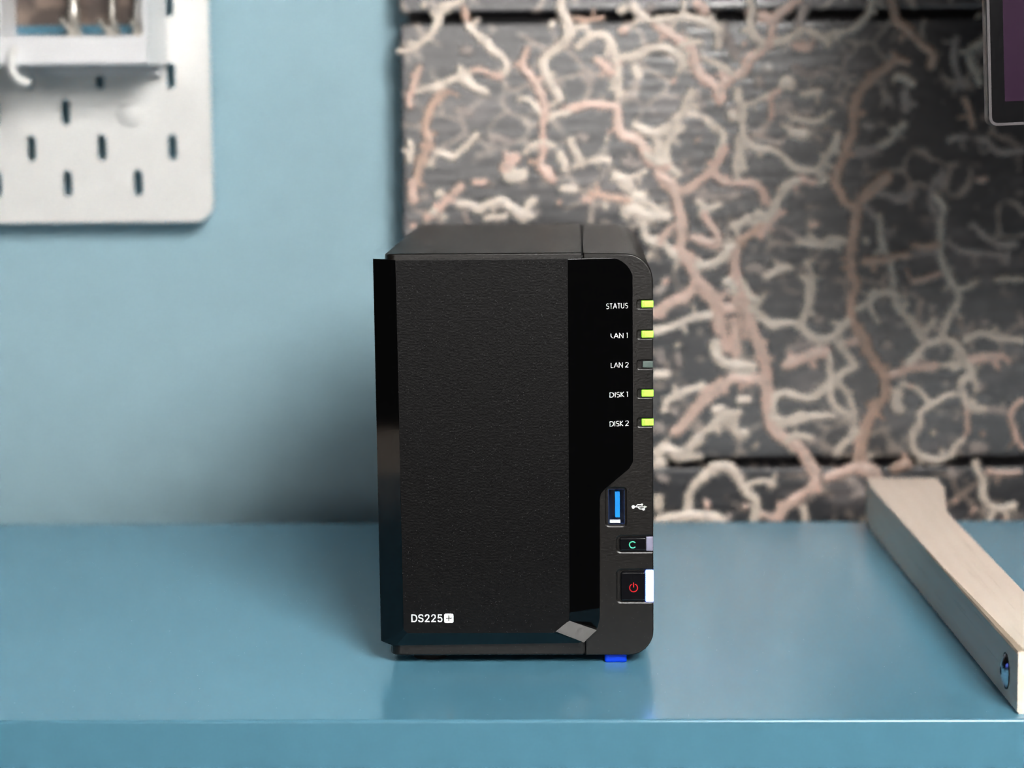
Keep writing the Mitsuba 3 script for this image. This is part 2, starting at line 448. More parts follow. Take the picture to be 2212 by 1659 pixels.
VEINS = '''C4.0 -76.0,249.8 -68.1,251.0 -60.9,254.8 -55.0,261.2 -51.0,269.5 -50.2,274.0 -43.1,275.2 -37.2,280.3;C4.3 -37.4,264.9 -32.9,260.3 -26.4,255.8 -23.2,250.6 -17.4,246.7 -14.2,241.5 -16.2,235.7;P3.8 -16.2,235.1 -22.7,236.4 -27.9,239.0 -34.4,239.7;C4.0 -33.1,239.7 -38.3,235.9 -46.2,233.4 -52.8,230.2 -60.6,229.0 -65.8,227.7;C5.1 -40.9,236.6 -34.5,231.3 -28.0,227.4 -24.1,226.1;P3.8 -62.4,243.2 -65.8,232.9 -67.1,227.8 -69.2,222.0 -67.3,218.0;O4.3 -47.6,228.2 -55.5,221.2 -58.8,213.4 -60.3,205.0 -57.7,198.5 -61.7,192.0 -64.5,184.2 -66.5,177.1 -68.0,169.2;C4.0 -30.2,205.4 -35.5,199.0 -42.1,193.2 -45.4,190.6 -50.6,193.2 -55.8,194.6;P4.0 -2.4,252.3 -4.4,246.6 -5.7,241.4 -1.9,236.2 2.6,229.1 5.8,221.9 6.4,215.5 5.1,207.7 5.7,199.9;P3.2 -5.7,241.4 -10.3,242.7;C3.8 -9.2,223.4 -2.0,222.0 1.9,217.4 5.1,212.2;C4.6 16.6,281.0 15.9,272.0 18.5,267.5 20.4,261.1 17.1,252.8 11.2,249.0 6.0,243.9 6.6,238.7 11.1,229.6 16.2,220.6;C3.2 20.4,261.1 27.5,262.3 30.7,260.4 32.0,257.8;C4.0 23.6,249.5 30.7,255.9 37.2,258.4 41.7,255.8 45.0,249.9 46.9,243.5 47.5,237.1 48.1,230.6 46.8,221.6;P4.0 33.3,245.6 39.1,241.6 44.9,235.8;P4.6 14.9,215.4 24.0,218.5 33.8,219.8 40.3,219.0 46.8,217.7 46.8,209.9 48.7,203.4 56.5,200.1 62.3,197.2;C3.8 7.7,210.9 12.9,214.1 21.4,215.3;O2.2 21.7,267.5 30.8,266.1 40.5,267.3;C5.9 8.7,264.4 12.0,262.5;C3.5 -6.2,192.2 -0.2,197.4 5.6,198.6 12.8,196.6;P4.0 5.6,198.6 4.9,192.1 3.6,186.9 6.8,181.7 12.0,175.8;P5.4 -7.5,192.2 -12.1,189.0 -15.4,185.8 -18.0,181.9;C4.8 -18.0,180.6 -10.2,180.5 -3.0,183.7;C4.6 20.0,202.4 21.9,196.5 25.2,190.7 27.7,184.1;C3.2 27.8,186.7 35.6,189.3 44.1,188.5;C4.3 13.4,194.6 17.3,188.1 16.6,181.6;C4.3 42.7,181.4 51.2,177.4 55.8,170.9;C3.2 51.2,177.4 59.7,181.3 63.7,183.2;O3.2 -37.9,275.1 -36.7,265.5;C4.8 -61.9,275.4 -58.0,274.7;G4.3 -26.3,202.8 -19.1,201.4 -10.0,198.1;C4.0 -69.5,201.8 -68.3,194.0 -70.3,187.5;C5.1 -59.2,185.5 -55.2,189.4;G4.8 -43.8,215.9 -38.6,217.1 -32.7,215.2;C4.8 39.6,200.9 42.2,199.6;G4.3 27.4,233.4 34.5,232.7;G4.3 -40.8,250.8 -33.0,249.4;P3.8 45.6,240.9 49.5,243.5;O3.0 -3.6,188.9 2.9,186.9;P4.8 46.9,259.6 53.4,261.4;G4.8 23.9,203.6 30.4,199.7;P4.6 -67.8,179.5 -67.9,171.7 -67.4,164.5;P4.3 -39.0,176.7 -44.3,171.5 -50.3,165.7 -56.3,159.8 -61.6,156.0;P3.8 -35.1,176.7 -28.5,177.3 -25.3,177.9;C4.3 -56.1,170.3 -49.6,171.6;C4.6 -44.4,165.0 -36.5,164.9 -31.3,161.6 -24.7,165.5 -18.2,166.7 -14.3,164.1 -9.1,159.5 -5.1,156.8 -3.1,164.0 2.1,167.9;C3.8 -28.8,156.4 -20.9,157.6 -14.3,158.2;C4.0 -59.5,160.5 -53.6,160.5;C3.8 -52.4,157.8 -48.4,157.8;C4.3 13.3,173.0 19.8,173.0 25.1,172.3;P3.8 26.3,167.7 32.9,166.4;O3.5 30.3,170.9 40.1,168.9 48.6,167.5 55.1,165.5;C4.3 38.1,163.1 42.0,163.0;P4.3 13.3,167.2 14.6,163.9;C4.3 48.5,157.7 56.4,159.6 62.9,157.6;C4.6 -15.4,178.5 -7.6,179.7 -3.6,181.6;P3.2 -69.5,152.1 -65.5,154.0;G4.3 -1.9,158.1 3.4,161.4;C4.6 44.7,180.6 50.6,178.0 55.1,172.7 58.4,168.1 63.7,163.5;P4.6 5.5,185.5 8.8,181.5 12.0,177.0;P5.1 66.0,264.5 72.5,260.6 79.0,256.0 85.4,252.1 89.3,247.6 90.0,240.5 93.2,235.3 98.4,230.8 103.6,228.8 110.7,234.5 117.2,236.4 119.1,242.8 124.9,247.3 130.7,251.1 132.0,258.1 132.6,263.2 129.4,267.1 124.2,268.4;C4.6 66.7,265.1 74.5,266.3 84.8,266.9 93.9,264.9 101.6,261.6 102.9,255.8 102.3,248.8;C4.6 47.2,245.4 56.3,246.0 63.4,249.8 71.2,251.0 77.0,248.4 82.2,244.5 84.8,238.6;C4.6 55.6,242.1 58.2,235.7 60.2,233.1;P4.6 77.0,232.9 79.6,231.6;C4.8 88.7,228.9 86.1,221.2 82.8,214.8 77.6,209.7 73.1,205.8 65.9,203.9 60.7,205.3 54.9,209.2;C4.3 82.8,214.8 92.6,212.8 97.8,209.5 102.3,204.9 107.5,201.6;P5.1 47.1,201.5 54.9,200.8 60.1,196.9 62.7,191.0 65.3,187.1 71.1,186.4 76.3,185.0;C4.6 67.9,204.6 69.8,196.1 65.9,187.1;P6.2 103.6,228.8 103.6,223.0 105.6,219.1;C3.5 93.2,245.0 100.3,242.4 106.8,238.4 111.4,235.2;C4.3 113.3,229.4 114.0,221.6 116.6,216.4 116.0,208.7 116.6,200.3 123.8,195.0 131.6,194.3 137.4,191.0 142.7,185.1 147.2,182.5 155.7,182.4 160.2,185.7 164.7,192.1 168.5,198.5 168.5,205.0;C3.2 117.2,219.0 125.0,221.5 131.5,224.7;C5.1 137.3,227.2 141.1,231.7 145.0,227.2;C4.0 147.0,225.2 152.2,224.5 161.2,227.0;P3.8 130.8,224.1 137.9,226.6;P3.5 131.5,224.7 132.1,216.9 132.8,209.8;C4.3 118.3,280.0 121.6,271.0 120.3,264.6 121.6,258.2 127.5,251.1;P4.8 149.3,278.4 140.9,272.1 135.8,267.7 132.6,263.2;G4.3 152.5,274.5 148.7,266.9 145.5,261.2;C4.0 132.6,252.3 140.4,254.8 147.4,259.9 155.2,257.2 161.0,254.6 164.3,249.5;C3.8 161.0,255.9 168.7,257.8 176.5,260.2 183.5,265.9 186.0,271.0 187.9,278.0;P4.0 143.0,251.6 149.4,249.6 153.3,249.6 154.6,254.0;G4.0 174.0,247.5 172.1,239.8 170.2,233.4 167.7,226.3;G3.0 170.2,233.4 179.9,234.6;O4.8 193.4,237.6 185.7,231.3 180.6,224.9 178.1,217.8 177.5,210.1 176.9,201.7 173.7,194.6 171.2,185.6 168.7,179.1 167.4,172.0;P4.6 107.5,197.1 103.7,190.0 99.8,182.9 93.9,178.4 88.7,174.5 82.2,170.0;P4.6 67.2,182.5 74.4,174.6 79.6,169.4;G3.8 71.8,181.8 82.2,181.1 89.3,183.0;P4.0 100.4,181.6 104.3,177.0 109.5,175.7 117.3,175.6 123.9,173.6 129.7,169.0;P4.6 135.6,169.0 141.4,174.1 149.9,176.6 157.7,174.6;C4.0 157.7,174.6 162.8,177.2 160.2,182.4;C5.6 140.6,204.6 147.8,202.0 154.2,203.8;P4.0 115.8,253.1 118.4,251.8;P4.6 90.6,200.5 91.9,198.5;C5.6 107.5,215.2 114.0,210.0;P4.3 88.0,275.8 93.8,272.6 97.1,268.7;C4.0 83.5,277.8 83.5,268.2;G5.1 63.5,274.1 66.7,270.3;C4.0 54.4,275.5 59.6,269.1 66.0,264.5;C3.8 47.3,269.8 52.5,274.2;C3.5 113.4,202.2 113.4,192.5 112.8,184.7 114.1,176.3;O3.8 166.1,173.9 173.3,169.3;O4.0 194.0,176.3 186.9,169.2;G5.1 124.9,235.1 126.3,227.3;G4.6 104.2,264.8 106.8,257.1 110.7,249.3 113.3,242.2;P3.2 121.0,270.4 117.1,269.1;G4.8 80.9,259.9 84.8,257.3;G5.4 143.0,240.0 154.7,234.8 163.7,237.3;G5.9 134.7,214.3 145.7,218.1;G4.3 48.3,188.5 54.8,187.2 61.3,187.1;C3.2 74.4,192.2 76.3,186.3;G4.3 90.6,219.9 95.2,216.6;O4.0 197.4,277.9 199.4,270.2 200.8,263.8 206.0,260.5 209.9,256.0 215.1,250.8 220.3,246.9 221.1,241.8 218.5,237.3;O4.3 183.6,234.4 191.4,235.6 197.8,240.7 202.3,242.6 208.8,240.9;G4.3 197.1,247.1 199.1,242.0;C4.3 199.1,234.2 205.6,232.9 211.5,229.0;C4.0 206.5,209.0 200.8,201.9 196.9,198.0 190.4,195.5;G5.9 190.4,195.5 184.0,192.3 177.5,194.3;O4.3 197.7,181.1 190.0,174.7 182.9,168.2;G3.8 181.9,207.9 189.1,205.9;G4.3 205.7,226.4 206.5,213.5;G4.9 196.0,220.7 198.0,219.4;C3.5 251.8,257.5 248.7,253.1 241.6,248.0 241.1,242.9 244.4,235.1 247.7,228.0;G3.5 227.0,182.2 225.8,171.8;G3.0 243.6,200.2 251.4,197.6 258.0,191.7 272.9,192.2;C4.6 245.2,267.2 246.5,265.9;P3.2 245.2,176.8 250.5,175.5;G3.2 229.4,197.8 235.8,200.3 241.7,199.6;O3.2 238.1,222.3 242.1,213.2 243.6,204.1;G4.9 202.2,256.1 205.4,253.5;G3.2 233.8,255.8 232.7,241.7 238.1,226.1;O4.9 198.4,178.8 190.0,173.0 184.8,167.8 180.3,163.3 179.7,157.4 178.5,149.6 177.2,141.0 176.7,131.8 177.4,124.6 180.0,118.7 178.1,112.1 176.9,104.8 177.6,98.9 180.3,93.6 184.9,88.3 186.9,81.6 190.3,75.6 194.3,69.6;O4.6 166.5,176.4 170.5,169.9 173.8,164.0 179.0,162.0;C4.0 178.9,104.2 186.0,108.1 194.5,114.0 201.0,113.9 202.4,108.0 207.1,100.7 213.0,94.7 217.7,86.1;G3.5 201.0,113.9 201.6,122.5 198.3,130.4 195.6,137.0 194.9,144.2 194.1,150.7 188.9,156.7 185.6,161.9;O4.0 181.9,131.2 195.6,132.4 202.1,134.3 210.0,134.9;O3.2 209.3,140.2 219.7,139.4 226.2,140.7;C3.8 221.9,169.5 227.9,161.6 226.7,153.8 226.2,143.3 226.9,134.1 230.3,124.9 235.7,115.7 237.1,109.1 232.6,101.2 228.8,92.0 228.8,87.3;C3.2 235.7,115.7 242.2,116.9 248.0,120.8;C3.0 255.9,120.1 264.3,121.4 274.1,120.7;C4.0 228.8,87.3 221.7,85.4 216.5,82.1 211.9,76.2 206.7,72.2;C4.3 229.5,88.0 236.1,84.0 239.5,78.0 240.9,72.0;C4.3 239.3,85.9 246.5,89.9 251.7,90.5 259.0,87.8 274.7,87.0;P4.3 241.5,75.3 250.0,75.9 257.2,77.2 263.0,77.8;P3.5 226.4,73.4 213.9,72.2 203.5,70.2;C4.0 174.6,143.0 167.4,143.7 163.5,143.8 160.3,137.9;C4.0 152.4,147.1 158.9,141.8;G3.5 132.1,151.9 139.3,149.8 149.8,143.9 157.0,143.8;P3.2 209.5,119.8 219.9,121.7 227.1,124.9;C4.6 127.0,102.5 132.3,97.2 138.2,96.5 144.8,97.1 150.0,94.4 154.0,89.8 161.3,87.7 167.8,89.7 173.0,95.6 177.6,99.5;C4.0 147.9,124.8 152.5,118.9 153.2,110.3 151.3,101.7 149.4,95.8;C4.6 127.6,123.0 133.5,125.6 140.0,128.2 145.3,127.5;P4.9 138.3,71.9 148.2,76.5 156.7,79.1 165.9,81.7;C4.3 167.8,89.0 171.8,83.0 176.4,77.7 181.8,71.0;C4.0 165.2,81.1 166.6,71.1;P4.3 173.8,85.0 181.6,86.9;G5.4 205.1,165.7 199.8,168.3;G4.0 186.8,169.8 196.6,169.0 205.1,165.7 212.8,170.2;C4.0 183.1,144.3 187.0,142.3;G3.8 185.6,161.9 177.7,165.9;G4.6 155.9,98.4 162.5,99.6;P3.8 153.0,150.4 159.5,153.0;G4.9 209.6,113.2 213.5,112.5;G4.9 220.1,105.9 224.0,105.2;G4.3 249.0,97.1 254.3,96.4;G4.9 194.1,84.9 200.7,83.5;G3.2 228.8,142.0 239.3,136.7 252.4,135.3 265.4,133.2;P3.8 249.1,177.7 251.8,175.8;P5.6 69.8,179.8 76.3,175.9 78.9,169.3 80.9,160.2 82.8,152.3 81.5,143.2 83.5,135.3 87.4,128.7 90.0,122.1 88.1,115.6 82.2,111.6 75.6,108.4 69.7,103.8 65.1,101.2;P5.6 90.0,122.1 96.6,116.8 101.8,110.2 103.8,104.3 101.8,97.0 103.8,90.4;P4.8 93.3,159.4 97.8,153.5 102.4,146.9 101.8,141.1 95.2,143.1 86.7,146.4;C5.1 89.4,128.7 97.9,129.9 103.7,132.5 108.3,137.7 113.5,140.3;P5.1 113.5,140.3 112.2,132.5 112.3,124.6 114.9,116.7 117.5,108.8 119.5,100.9 122.2,92.9 125.5,84.3 128.8,75.7 131.4,69.0;O4.3 112.9,141.0 117.4,144.9 123.3,148.8 127.8,153.3;C5.1 127.8,153.3 133.7,161.1 136.9,168.9 142.1,174.7 148.6,177.2;C5.9 122.0,159.2 129.1,155.2;P4.6 117.3,176.2 123.2,174.2 127.8,169.6 129.1,162.4;C4.6 109.6,150.2 116.1,154.0 121.3,157.9;C6.2 104.4,120.7 111.0,119.3 114.2,113.4;P4.8 104.4,104.9 113.6,105.5 118.8,106.8;P4.8 111.0,100.9 112.3,93.0 113.0,84.4 111.7,77.1;C4.6 119.5,106.8 126.1,102.1 130.7,96.8 136.6,94.8;C4.6 65.1,92.3 75.6,95.2 84.8,99.1 94.0,101.0 101.2,101.6;C5.9 100.5,89.1 101.9,78.5 107.1,74.5 117.6,73.1 124.9,72.4;C5.4 48.2,158.5 56.1,162.3 62.6,157.7 71.1,157.6 77.6,157.6;C4.6 60.6,154.4 61.9,146.6 66.5,142.6 73.0,141.9 76.9,136.7 82.8,133.3;C4.6 47.0,177.4 53.5,172.1 58.7,164.3;C5.1 79.5,86.6 80.8,83.9;G4.3 69.7,83.3 71.0,73.4;G4.3 79.5,81.3 81.5,72.0;G5.6 117.5,127.8 125.3,127.8 132.5,121.2;P3.5 122.1,114.0 123.4,112.7;C5.1 63.2,136.1 65.8,134.8;G4.8 88.7,167.9 96.5,168.5 106.9,167.2 116.1,169.7;P4.8 71.7,122.2 75.0,119.6;G4.8 66.4,114.4 74.3,117.0;G4.6 139.9,80.9 150.4,84.2 155.6,87.4;P3.2 122.1,100.8 117.6,96.9;P5.9 125.5,87.5 128.1,78.2 130.1,69.6 130.2,59.6 130.9,49.0 132.9,38.3 140.2,31.6 147.4,27.6 152.1,21.5 154.7,15.5 159.4,9.5;P5.1 159.4,10.1 156.1,4.1 150.9,0.1 143.6,-5.2 138.4,-10.6 135.1,-16.6;P4.0 135.7,-15.3 129.1,-11.9 125.1,-11.9;P5.1 162.0,8.1 169.9,10.8 177.2,14.1 182.4,15.4 181.7,22.1 183.6,30.1 185.5,38.1 189.4,46.0 193.4,50.7;P6.2 181.1,16.1 187.7,12.7 195.0,7.3;P5.4 128.2,67.6 119.0,64.3 111.1,65.7 103.2,59.8 95.3,53.2 88.7,46.6 82.8,39.9 76.8,33.3;C6.2 111.1,71.0 122.2,71.0;C4.6 94.0,33.9 100.6,39.8 107.2,45.1 112.4,47.1;C5.1 111.1,46.4 111.1,39.8 114.4,34.4 120.4,35.1;C4.8 98.6,47.8 107.8,49.1;C6.2 94.7,34.5 88.7,28.5 84.8,25.2 78.2,23.9 72.9,26.6 66.3,22.0;C5.1 64.9,17.3 74.2,17.9;C5.1 84.8,-3.6 88.7,4.4 95.3,10.4 101.9,15.8 111.2,13.7 115.2,7.0 119.2,0.9 123.8,-4.5 123.8,-11.9 122.5,-18.6;C6.2 66.2,-15.7 76.8,-14.4 87.4,-12.4 98.0,-13.1 107.9,-16.5;C4.6 87.4,-12.4 85.4,-3.0;C4.6 68.8,-10.3 69.5,0.5;C4.3 132.8,54.3 140.0,57.6 147.9,55.6 155.8,54.8 162.3,60.1 166.9,62.7 172.8,68.7 180.0,72.0;C4.3 164.9,74.7 166.2,66.1 167.6,62.1 165.7,56.1 168.3,50.1 174.9,45.4 181.5,40.1;C4.3 134.2,41.0 142.1,40.3 150.6,42.9 159.8,44.8 169.7,43.5;C4.6 168.5,20.8 171.8,26.8 176.4,31.4 182.2,37.4;P5.1 139.3,71.5 147.8,76.1 156.3,79.4 166.1,82.6;C5.6 123.0,28.4 125.0,27.0;C5.6 133.7,10.9 136.3,9.6;P6.5 94.7,-6.4 98.7,-5.0;P5.1 116.5,-7.1 119.8,-7.1;C4.6 71.6,50.6 72.9,46.0;C5.1 184.0,-12.8 186.0,-15.5;G5.6 175.9,9.4 181.2,4.0 185.9,-1.4;C3.8 150.9,-5.9 152.3,-16.7;C4.6 65.7,68.6 76.2,67.9;G4.8 76.2,49.3 80.8,45.3;G5.1 66.9,40.0 72.9,36.0;G4.8 83.5,61.2 90.0,58.5;C4.3 112.4,53.7 122.3,54.4;G5.4 150.7,32.9 159.9,29.5;G4.8 107.3,-11.1 111.3,-13.8;C3.8 134.1,54.3 133.5,45.0;G4.3 67.6,11.2 75.5,7.8;P4.6 197.6,67.1 205.4,69.1 212.6,71.7 220.5,72.3 226.4,71.3;C3.2 226.4,73.0 233.6,72.9 239.5,76.2;C4.3 239.4,82.2 240.2,74.9 245.5,68.2 239.0,63.6 240.4,56.9 243.8,49.6 254.3,47.2;P4.3 242.1,75.5 251.9,77.5 263.7,77.4;C4.0 240.4,56.9 231.2,55.7 223.4,51.0 216.2,46.4 216.3,39.1 212.4,33.1 213.2,25.0 219.2,20.3 226.4,19.0 233.0,22.3 238.2,28.9 242.1,30.3;C5.7 204.9,59.8 202.3,51.1 207.0,45.8;P3.5 243.3,34.3 242.6,42.9 243.1,49.6;P3.2 274.6,54.1 267.5,46.8 267.6,38.8 272.4,28.1 275.7,24.7;C4.9 222.9,36.4 224.3,33.0;P3.8 249.9,34.2 252.6,33.5;P4.6 209.5,61.8 211.5,59.8;O5.1 212.6,17.0 205.4,15.7 199.4,13.0;C4.0 246.8,19.5 248.9,13.5 252.3,6.8 251.8,-0.6 255.8,-7.4 263.1,-9.4 271.6,-6.1;P6.5 245.3,-9.3 247.9,-10.7;C3.5 260.7,-25.6 265.3,-20.2 276.4,-16.9;C3.8 251.5,-25.5 254.6,-17.5 258.5,-11.4;G5.7 243.5,26.9 255.3,25.5;C5.7 187.5,22.5 190.1,21.1;P5.1 235.3,-3.9 238.0,-5.3;G5.1 231.8,12.2 238.4,9.5;G4.9 248.2,62.2 252.2,58.9;G5.1 234.7,43.6 238.0,41.6;P3.2 252.9,12.8 264.1,11.4 274.0,12.0;G4.3 253.7,48.2 265.5,46.1;C3.2 241.4,-14.7 244.8,-21.5 241.6,-28.2;O3.2 261.3,-18.8 268.0,-24.3 275.3,-22.9;O4.9 183.6,86.5 188.9,77.2 194.3,69.2 197.0,62.5 196.4,55.8 192.5,49.2 187.9,43.2 185.4,35.2 182.8,25.9 182.2,18.5;C3.8 89.5,133.2 97.2,129.3 106.3,133.6;P4.2 86.9,138.4 89.5,125.4 97.3,112.4 105.0,96.7 108.2,79.7;C4.7 99.9,79.8 110.3,72.7 121.9,74.2;C4.2 71.3,51.9 81.7,57.6 96.0,63.3;C4.2 103.8,43.0 116.8,47.4;C3.8 89.5,166.3 97.2,161.6 105.4,164.6;C4.0 84.9,207.9 75.9,200.3 74.0,187.5 82.3,179.2;C3.8 101.0,208.3 105.6,200.0 101.0,188.6;C3.6 140.7,212.5 156.1,209.3 166.8,215.3;C3.6 118.3,181.5 115.2,191.8 118.2,200.4;C3.6 145.7,142.6 164.2,140.4 175.0,143.5;C3.4 151.9,133.3 155.9,117.2 151.6,98.5;C3.4 192.4,158.8 193.8,142.8 198.3,131.9 201.0,116.4;G3.4 205.5,132.4 215.7,136.2 227.3,137.4;G3.2 225.8,152.4 220.5,165.8 223.4,178.6;C3.4 216.2,90.3 224.4,99.1;P4.0 81.7,154.0 74.0,148.9 70.1,141.1;C3.8 115.3,122.7 120.5,112.2 128.3,108.3;P3.8 125.6,143.3 130.7,153.6 141.0,160.0;C3.6 76.7,246.2 84.3,252.5 94.6,253.6;C3.8 61.2,192.7 68.9,187.5 76.6,188.8;C3.8 56.0,169.6 63.7,164.4 74.0,156.6;P3.6 110.2,112.3 115.4,101.9 118.5,88.8;C3.6 131.1,44.2 141.5,42.8 151.9,46.7;C3.4 167.4,65.0 175.2,57.1 180.5,43.9;P3.4 105.1,65.4 94.7,57.5 86.9,44.4;C3.6 139.0,28.4 146.8,33.6 157.2,30.9;C3.4 203.6,62.2 214.0,59.5 221.9,51.6;C3.4 193.0,96.2 187.7,106.6 190.2,117.0;G3.4 243.7,152.8 254.1,142.4 269.5,139.7;C3.2 234.4,80.3 244.9,69.8 247.7,56.7;C3.4 68.6,28.7 79.1,20.7 94.7,22.0;C3.6 115.6,2.0 126.1,7.3 136.5,4.6'''
MV = {'C': 'm_vein_cream', 'P': 'm_vein_pink', 'O': 'm_vein_copper', 'G': 'm_vein_grey'}
for i, item in enumerate(VEINS.split(';')):
    head, *pp = item.split()
    pts = [tuple(float(x) / 1000 for x in q.split(',')) for q in pp]
    if all(q[1] < -0.03 for q in pts):
        continue
    w0, lift = float(head[1:]) / 1000, {'G': 0.0003}.get(head[0], 0.0007 + 0.0003 * (i % 3))
    whole = [vein_mesh(pts, w0, lift, i * 3.7)]
    line = smooth_line(pts)
    for b in range(len(line) // 9):                       # short twigs and blots along the vein
        a = int(rng.integers(0, len(line) - 1))
        t = line[a + 1] - line[a]
        t = t / (np.linalg.norm(t) + 1e-12)
        side = np.array([-t[1], t[0]]) * rng.choice((-1, 1)) + t * rng.uniform(-0.8, 0.8)
        side /= np.linalg.norm(side)
        ln = rng.uniform(0.003, 0.0085)
        bend = np.array([-side[1], side[0]]) * rng.uniform(-0.4, 0.4)
        tw = [line[a], line[a] + side * ln * 0.5 + bend * ln * 0.5, line[a] + side * ln + bend * ln * 0.3]
        whole.append(vein_mesh(tw, w0 * rng.uniform(0.4, 0.75), lift * 0.6, i * 3.7 + b))
    add('wall_panel__vein', cat(*whole), MV[head[0]], True)

# ------------------------------------------------------------------ the pegboard
BX0, BX1, BZ0, BZ1, BY = -0.5417, -0.1817, 0.1552, 0.7152, 0.4155
plate = rpoly(BX0, BX1, BZ0, BZ1, 0.011, 10)
slots = []
for k in range(27):
    for j in range(9):
        x = (-0.2239 if k % 2 == 0 else -0.2039) - 0.04 * j
        z = 0.1777 + 0.02 * k
        if x < BX0 + 0.012 or z > BZ1 - 0.014:
            continue
        if k == 2 and j == 0:
            continue
        slots.append(LineString([(x, z - 0.0047), (x, z + 0.0047)]).buffer(0.0025, quad_segs=5))
holes = unary_union(slots)
lay = []
E_ = 0.0012
core = ext_y(plate.difference(holes), BY + E_, BY + 0.005)
rim = [plate.buffer(-E_ * (1 - math.cos(a))).difference(holes) for a in np.radians((0, 30, 60, 90))]
steps = [core]
for i in range(3):
    steps.append(ext_y(rim[i + 1], BY + E_ * (1 - math.sin(math.radians((30, 60, 90)[i]))), BY + E_ * (1 - math.sin(math.radians((0, 30, 60)[i])))))
add('pegboard__plate', cat(*steps), 'm_white', 30)
cap = lathe([(0, 0.0032), (0.0035, 0.0031), (0.0060, 0.0024), (0.0069, 0.0012), (0.0070, 0.0), (0, 0)], sections=40)
cap.apply_transform(trimesh.transformations.rotation_matrix(math.pi / 2, (1, 0, 0)))
cap.apply_translation((-0.2272, BY, 0.2168))
add('pegboard__screw_cap', cap, 'm_white', 40)
for x, z in ((-0.2239, 0.2177), (-0.51, 0.2177), (-0.2239, 0.66), (-0.51, 0.66)):
    m = trimesh.creation.cylinder(radius=0.006, height=0.0195, sections=20)
    m.apply_transform(trimesh.transformations.rotation_matrix(math.pi / 2, (1, 0, 0)))
    m.apply_translation((x, BY + 0.005 + 0.00975, z))
    add('pegboard__spacer', m, 'm_white')
tag('pegboard', 'white pegboard with dark oblong slots hanging on the blue wall', 'pegboard')

# ------------------------------------------------------------------ the white box on the pegboard
OX0, OX1, OZ0, OZ1, OY0, OY1 = -0.292, -0.2048, 0.2434, 0.345, 0.350, 0.4154
shell = hull([(x, y, z) for x in (OX0, OX1) for y, z in ((OY0 + 0.001, OZ0), (OY0, OZ0 + 0.001), (OY0, OZ1), (OY1, OZ0), (OY1, OZ1))])
recess = hull([(x, y, z) for y, e in ((OY0 - 0.001, 0.0012), (OY0 + 0.030, -0.0006)) for x in (-0.2815 - e, -0.2085 + e) for z in (0.2600 - e * 1.2, 0.335 + e)])
add('wall_box__shell', cut(shell, recess), 'm_white_box', 30)
add('wall_box__back_plate', rbx(OX0, -0.2072, 0.404, OY1, 0.2378, OZ0 + 0.001, 0.0006, 3), 'm_white_box', 30)
add('wall_box__room_reflection', bx(-0.2812, -0.2088, OY0 + 0.0285, OY0 + 0.0299, 0.2652, 0.3345), 'm_room_reflection', False)
add('wall_box__desk_reflection', bx(-0.2812, -0.2088, OY0 + 0.0280, OY0 + 0.0299, 0.2604, 0.2650), 'm_desk_reflection', False)
hook = tube([(-0.2765, 0.3505, 0.2515), (-0.2775, 0.3475, 0.2478), (-0.2776, 0.3470, 0.2435), (-0.2768, 0.3470, 0.2400), (-0.2751, 0.3470, 0.2370),
             (-0.2725, 0.3470, 0.2351), (-0.2695, 0.3480, 0.2345)], 0.0026)
add('wall_box__hook', hook, 'm_white', True)
tag('wall_box', 'white box on the pegboard with a painted mirror reflection in its recess and a small hook', 'wall box')
tag('wall_box__room_reflection', 'mottled brown inset painted as the room reflected in the recess')
tag('wall_box__desk_reflection', 'blue strip painted as the desk reflected at the bottom of the recess')
tag('wall_box__hook', 'curved white hook below the box')
for i, (x, arms) in enumerate(((-0.2462, ((-0.2505, 0.2674, -0.2447, 0.2582), (-0.2424, 0.2655, -0.2434, 0.2590))),
                               (-0.2254, ((-0.2299, 0.2666, -0.2257, 0.2590), (-0.2216, 0.2658, -0.2240, 0.2583))),
                               (-0.2108, ((-0.2128, 0.2661, -0.2092, 0.2583),)))):
    k = numbered('metal_clip')
    wp = (0.0034, 0.0019, 0.0030)[i]
    post = lathe([(0, 0), (wp * 0.5, 0), (wp * 0.8, 0.003), (wp, 0.006), (wp * 0.9, 0.010), (wp * 0.7, 0.014), (wp * 0.8, 0.034), (0, 0.034)], sections=20)
    post.apply_translation((x, OY0 + 0.012, 0.2635))
    add(k + '__post', post, 'm_silver' if i < 2 else 'm_white', 40)
    for a, b, c, d in arms:  # a clip's second arm is its mirror reflection built as geometry
        add(k + '__arm', tube([(a, OY0 + 0.001, b), (c, OY0 + 0.0035, d + 0.0010)], 0.0016), 'm_silver', True)
    add(k + '__base', rbx(x - 0.002, x + (0.0035, 0.0035, 0.0018)[i], OY0 + 0.002, OY0 + 0.017, 0.2588, 0.2640, 0.0006, 3), 'm_silver', 30)
    tag(k, ('shiny metal clip in the white wall box, leftmost of three', 'shiny metal clip in the middle of the white wall box, second arm built as its reflection',
            'metal clip with a white post at the right end of the white wall box')[i], 'clip', 'clips in the white wall box')

